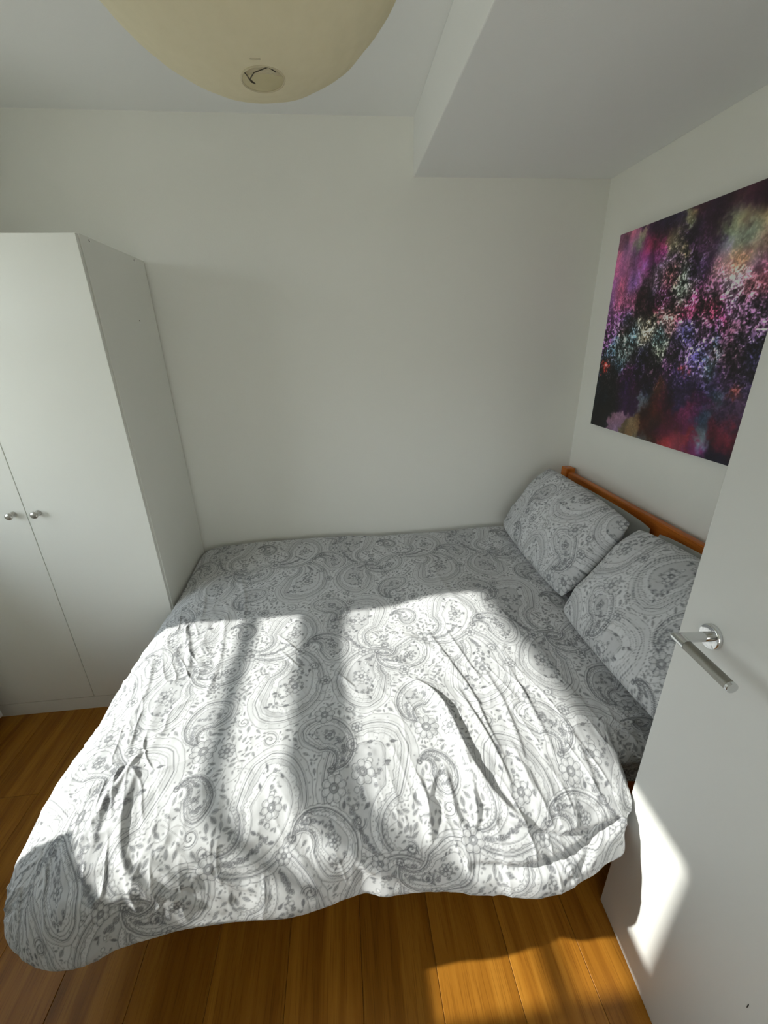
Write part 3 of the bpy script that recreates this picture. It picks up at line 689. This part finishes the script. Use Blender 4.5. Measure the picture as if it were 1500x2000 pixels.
xm = .7245 + .074 * (S[..., 1] - .65); S[..., 0] = np.where((S[..., 1] < .722) & (a < .74), np.minimum(S[..., 0], xm), S[..., 0])
S[..., 1] = np.minimum(S[..., 1], 2.264)
me = gridmesh('duvet', S); attr(me, 'print', sample(PAT, a + 3.05, b + 2.33))
du = link('duvet', me, M_print)
tag(du, 'rumpled white duvet with grey paisley print spread over the whole bed', 'duvet')
# ---------------------------------------------------------------- pillows
def pillow(name, L, W, Tk, origin, tilt, yaw, m, seed, nu=280, nv=190, uo=(0, 0), wr=1., roll=0., bend=.0):
    vs = []; pr = []
    for side in (1, -1):
        uu, vv = np.meshgrid(np.linspace(-1, 1, nu), np.linspace(-1, 1, nv))
        ua, va = np.sin(uu * np.pi / 2 * .98) / math.sin(np.pi / 2 * .98), np.sin(vv * np.pi / 2 * .98) / math.sin(np.pi / 2 * .98)
        th = Tk / 2 * (np.clip(1 - np.abs(ua) ** 2.6, 0, 1) ** .50) * (np.clip(1 - np.abs(va) ** 2.3, 0, 1) ** .50)
        X = ua * L / 2 * (1.01 - .04 * np.abs(va) ** 3); Y = va * W / 2 * (1.02 - .06 * np.abs(ua) ** 3)
        rc = np.clip(np.abs(ua) - .86, 0, 1) * np.clip(np.abs(va) - .82, 0, 1) * 6; X = X * (1 - .06 * rc); Y = Y * (1 - .08 * rc)
        q = np.minimum(1, th / (Tk * .22))
        ed = np.clip(np.abs(ua), 0, 1) ** 4
        hn = .0085 * vnoise(X * 9, Y * 9, seed) + .0028 * vnoise(X * 22, Y * 20, seed + 1) + .0045 * (1 - np.abs(vnoise(X * 6 + Y * 3, Y * 24, seed + 2))) ** 4 * (.3 + ed) + .003 * (1 - np.abs(vnoise(X * 26, Y * 7, seed + 3))) ** 4
        Z = side * (th + hn * q * wr) - bend * (X / L * 2) ** 2 * .5
        vs.append(np.stack([X, Y, Z], -1)); pr.append(sample(PAT, X * .98 + uo[0], Y * .98 + uo[1]))
    cy, sy = math.cos(yaw), math.sin(yaw)
    # local X lies along -y of the room, local Y climbs towards the headboard, Z faces the foot and up
    ct, st = math.cos(tilt), math.sin(tilt)
    ex = np.array([sy, -cy, 0.]); up = np.array([ct * cy, ct * sy, st]); nz = np.cross(ex, up)
    if nz[2] < 0: nz = -nz
    cr_, sr_ = math.cos(roll), math.sin(roll); ex, up = ex * cr_ + up * sr_, up * cr_ - ex * sr_
    me_s = []
    for V, s in zip(vs, (False, True)):
        me_s.append((V[..., :1] * ex + V[..., 1:2] * up + V[..., 2:] * nz, s))
    V = np.concatenate([me_s[0][0], me_s[1][0]], 0)
    ny, nx = V.shape[:2]; me = bpy.data.meshes.new(name); n1 = nu * nv
    me.vertices.add(nx * ny); me.vertices.foreach_set('co', V.reshape(-1).astype(np.float32))
    i = (np.arange(nv - 1)[:, None] * nu + np.arange(nu - 1)[None, :]).reshape(-1)
    q1 = np.stack([i, i + 1, i + nu + 1, i + nu], -1); q2 = q1[:, ::-1] + n1
    bord = np.concatenate([np.arange(nu), np.arange(1, nv) * nu + nu - 1, (nv - 1) * nu + np.arange(nu - 2, -1, -1), np.arange(nv - 2, -1, -1) * nu])
    q3 = np.stack([bord[1:], bord[:-1], bord[:-1] + n1, bord[1:] + n1], -1)
    q = np.concatenate([q1, q2, q3]); nf = len(q)
    me.loops.add(nf * 4); me.loops.foreach_set('vertex_index', q.reshape(-1).astype(np.int32)); me.polygons.add(nf); me.polygons.foreach_set('loop_start', (np.arange(nf) * 4).astype(np.int32))
    me.update(calc_edges=True); me.validate(); me.polygons.foreach_set('use_smooth', np.ones(len(me.polygons), bool))
    attr(me, 'print', np.concatenate([pr[0].reshape(-1), pr[1].reshape(-1)]))
    o = link(name, me, m); o.location = origin; return o
R_ = math.radians
pa = pillow('pillow', .75, .425, .17, (1.013, 1.788, .836), R_(55), R_(0), M_print, 31, uo=(2.05, 3.28), roll=R_(-2))
tag(pa, 'paisley pillow in the far corner, next to the back wall', 'pillow', 'paisley pillows')
pb = pillow('pillow', .72, .46, .18, (1.005, 1.030, .812), R_(52), R_(0), M_print, 47, uo=(3.10, 2.02), roll=R_(1))
tag(pb, 'paisley pillow partly hidden by the open door', 'pillow', 'paisley pillows')
ga = pillow('pillow', .70, .42, .06, (1.208, 1.790, .748), R_(80), R_(0), M_grey, 61, 120, 80, wr=.5)
tag(ga, 'plain grey pillow behind the far paisley pillow', 'pillow', 'plain grey pillows')
gb = pillow('pillow', .70, .42, .06, (1.208, 1.060, .748), R_(80), R_(0), M_grey, 71, 120, 80, wr=.5)
tag(gb, 'plain grey pillow behind the near paisley pillow', 'pillow', 'plain grey pillows')
# ---------------------------------------------------------------- wall art
def canvas():
    nu, nv = 600, 566; u, v = np.meshgrid(np.linspace(0, 1, nu), np.linspace(0, 1, nv))
    lin = lambda c: np.where(c <= .04045, c / 12.92, ((c + .055) / 1.055) ** 2.4)
    wu = u + .030 * vnoise(u * 7, v * 7, 81) + .016 * vnoise(u * 19, v * 19, 82) + .014 * vnoise(u * 45, v * 45, 83) + .010 * vnoise(u * 90, v * 90, 101)
    wv = v + .040 * vnoise(u * 7 + 9, v * 6, 84) + .020 * vnoise(u * 19 + 9, v * 17, 85) + .014 * vnoise(u * 45, v * 45 + 9, 86) + .010 * vnoise(u * 90, v * 90, 102)
    num = np.zeros((nv, nu, 3)); den = np.zeros((nv, nu))
    for bu, bv, s, r_, g_, b_ in BLOBS:
        s = s * .62; wgt = np.exp(-(((wu - bu) / s) ** 2 + ((wv - bv) / (s * 1.1)) ** 2) / 2) + 1e-9 / (((u - bu) ** 2 + (v - bv) ** 2) + .01)
        num += wgt[..., None] * np.array([r_, g_, b_]) / 255 * (np.array([.80, .95, 1.0]) if r_ > 1.7 * g_ + 30 and bv < .3 else 1.06); den += wgt
    c = num / den[..., None]
    # crinkled foil-like relief, sharp through the middle band, soft at the top left and along the bottom
    foc = np.clip(np.exp(-((v - (.44 + .05 * u)) / .19) ** 2) + np.exp(-((v - .76) / .15) ** 2 - ((u - .46) / .13) ** 2) + .5 * np.exp(-((v - .62) / .10) ** 2 - ((u - .6) / .3) ** 2), 0, 1)
    q1 = vnoise(u * 30 + 1.0 * vnoise(u * 14, v * 14, 90), v * 26 + 1.0 * vnoise(u * 14, v * 14, 91), 92); q2 = vnoise((u + v * .5) * 72 + 1.2 * q1, (v - u * .3) * 50, 93); q3 = vnoise((u - v * .3) * 130 + q2, v * 120, 94)
    q4 = vnoise((u + v) * 120, (v - u) * 85 + q2, 98); rg_ = (1 - np.abs(q1)) ** 9 * 1.0 + (1 - np.abs(q2)) ** 10 * 1.3 * (.4 + np.abs(q4)) + (1 - np.abs(q3)) ** 9 * .8
    k = .66 * np.exp(.85 * q1 + 1.0 * q2 + .95 * q3 + .75 * q4 + .7 * vnoise(u * 210, v * 190 + q3, 99)) + .28 * rg_
    soft = 1.10 + .38 * vnoise(u * 14, v * 5, 95) + .22 * vnoise(u * 30, v * 9, 96)
    f_ = np.clip(foc * 1.05, 0, 1) * .85 + .12
    c = c * (soft * (1 - f_) + np.clip(k, .04, 1.9) * f_)[..., None]
    sp = np.clip((q3 - .42) * 4, 0, 1) * np.clip((q1 + .2) * 2, 0, 1) * foc
    c = c + sp[..., None] * np.array([.50, .46, .54])
    c = c * (1 - .15 * np.clip((.30 - v) / .15, 0, 1))[..., None]; c = c * .9 + c.mean(-1, keepdims=True) * .1
    hue = vnoise(u * 12, v * 12, 97) * .10; c[..., 0] *= 1 + hue * 1.5; c[..., 2] *= 1 - hue * 1.2
    yy = 2.10 - u * .90; zz = 1.262 + v * .85
    V = np.stack([np.full(u.shape, XR - .0215), yy, zz], -1)
    me = gridmesh('print_face', V, True); attrc(me, 'art', lin(np.clip(c, .008, 1)))
    m = bpy.data.materials.new('abstract_print'); m.use_nodes = True; nt = m.node_tree; b = nt.nodes['Principled BSDF']
    at = nt.nodes.new('ShaderNodeAttribute'); at.attribute_name = 'art'; nt.links.new(at.outputs['Color'], b.inputs['Base Color']); b.inputs['Roughness'].default_value = .55
    wa = empty('wall_art'); tag(wa, 'unframed abstract print in purple, magenta and cream above the headboard', 'picture')
    link('print_face', me, m, wa)
    bm = bx(bmesh.new(), XR - .0210, XR - .0005, 1.20, 2.10, 1.262, 2.112, .001, 1); obj('stretcher', bm, mat('print_edge', srgb(40, 28, 40), .6, noise=.2, nscale=20), wa)
    grp(wa, (XR, 1.65, 1.262))
canvas()
# ---------------------------------------------------------------- paper globe shade
mp_ = bpy.data.materials.new('rice_paper'); mp_.use_nodes = True; nt = mp_.node_tree; nt.nodes.clear(); Ln = nt.links
o_ = nt.nodes.new('ShaderNodeOutputMaterial'); df = nt.nodes.new('ShaderNodeBsdfDiffuse'); tl = nt.nodes.new('ShaderNodeBsdfTranslucent'); ms = nt.nodes.new('ShaderNodeMixShader'); ms.inputs[0].default_value = .35
tc = nt.nodes.new('ShaderNodeTexCoord'); nz = nt.nodes.new('ShaderNodeTexNoise'); nz.inputs['Scale'].default_value = 60; nz.inputs['Detail'].default_value = 6; Ln.new(tc.outputs['Object'], nz.inputs['Vector'])
mr = nt.nodes.new('ShaderNodeValToRGB'); mr.color_ramp.elements[0].color = (.76, .71, .54, 1); mr.color_ramp.elements[1].color = (.83, .78, .61, 1); Ln.new(nz.outputs['Fac'], mr.inputs[0])
Ln.new(mr.outputs[0], df.inputs[0]); Ln.new(mr.outputs[0], tl.inputs[0]); Ln.new(df.outputs[0], ms.inputs[1]); Ln.new(tl.outputs[0], ms.inputs[2])
bpn = nt.nodes.new('ShaderNodeBump'); bpn.inputs['Strength'].default_value = .25; bpn.inputs['Distance'].default_value = .002; Ln.new(nz.outputs['Fac'], bpn.inputs['Height']); Ln.new(bpn.outputs[0], df.inputs['Normal'])
Ln.new(ms.outputs[0], o_.inputs[0])
LC, LR = Vector((-.0828, .6932, 2.2083)), .225
la = empty('pendant_lamp'); tag(la, 'large cream paper globe pendant shade hanging from the ceiling', 'lamp')
tl_ax = Vector((.055, -.030, -1)).normalized()                   # the globe hangs slightly out of true
nseg, nring = 96, 120; bm = bmesh.new(); prof = []
a0 = math.asin(.026 / LR)
for k in range(nring + 1):
    t_ = a0 + (math.pi - 2 * a0 - .10) * k / nring
    rib = 1 - .0022 * abs(math.sin(t_ * 34)) ** 2
    prof.append((LR * rib * math.sin(t_), LR * rib * math.cos(t_)))
lathe(bm, prof, LC, tl_ax, nseg, False)
rng = random.Random(5)
for v in bm.verts:
    q = (v.co - LC); s_ = math.sin(q.x * 60 + 8 * math.sin(q.z * 30)) * math.sin(q.z * 85 + q.y * 40)
    v.co += q.normalized() * (.0006 * s_ * (2.2 if q.x > .09 else 1))
obj('paper_shade', bm, mp_, la, True)
ur = tl_ax.orthogonal().normalized(); vr = tl_ax.cross(ur); oc = LC + tl_ax * (LR * math.cos(a0))
obj('bottom_ring', tube(bmesh.new(), [oc + (ur * math.cos(k / 32 * 2 * math.pi) + vr * math.sin(k / 32 * 2 * math.pi)) * .026 for k in range(33)], .0011, 8), mat('paper_covered_ring', (.50, .45, .31, 1), .8), la, True)
top = LC - tl_ax * (LR * math.cos(a0 + .10))
E2 = Vector((1, 0, 0)); F2 = Vector((0, 1, 0))
WP = [(-.0205, -.0096), (-.0195, .002), (-.0185, .0096), (-.0157, .0117), (-.011, .0075), (-.0137, .001), (-.0157, .001), (-.0096, -.0043), (.0089, -.0139), (.0171, -.0085)]
obj('wire_stretcher', tube(bmesh.new(), [oc + E2 * p_ + F2 * q_ + Vector((0, 0, .002 + .0035 * math.sin(i_))) for i_, (p_, q_) in enumerate(WP)], .00065, 6), M_wire, la, True)
for k in range(4):
    obj('paper_fold', tube(bmesh.new(), [oc + E2 * e_ + F2 * (-.008 + .006 * k) + Vector((0, 0, .010 + .001 * k - 6 * e_ * e_)) for e_ in (-.020, -.01, 0, .01, .021)], .0026, 8), mp_, la, True)
obj('wire_stretcher', tube(bmesh.new(), [oc + E2 * .0 + Vector((0, 0, .012)), top + Vector((0, 0, .0))], .0009, 6), M_wire, la, True)
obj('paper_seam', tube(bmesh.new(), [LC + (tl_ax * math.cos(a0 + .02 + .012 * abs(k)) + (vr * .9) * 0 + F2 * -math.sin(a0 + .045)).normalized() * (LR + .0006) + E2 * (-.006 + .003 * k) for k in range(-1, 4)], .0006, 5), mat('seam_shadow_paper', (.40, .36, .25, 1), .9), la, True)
obj('lamp_holder', lathe(bmesh.new(), [(.012, -.06), (.02, -.055), (.02, -.01), (.012, 0)], (top.x, top.y, top.z), (0, 0, 1), 24), M_cable, la, True)
obj('bulb', lathe(bmesh.new(), [(.013, -.06), (.016, -.075), (.029, -.11), (.030, -.125), (.022, -.145), (.006, -.152)], (top.x, top.y, top.z), (0, 0, 1), 24), M_white, la, True)
obj('flex', tube(bmesh.new(), [(top.x, top.y, top.z - .001), (top.x, top.y, ZH - .019)], .003, 10), M_cable, la, True)
obj('ceiling_rose', lathe(bmesh.new(), [(.008, -.024), (.030, -.020), (.042, -.004), (.042, -.0005)], (top.x, top.y, ZH), (0, 0, 1), 32), M_cable, la, True)
grp(la, (top.x, top.y, ZH))
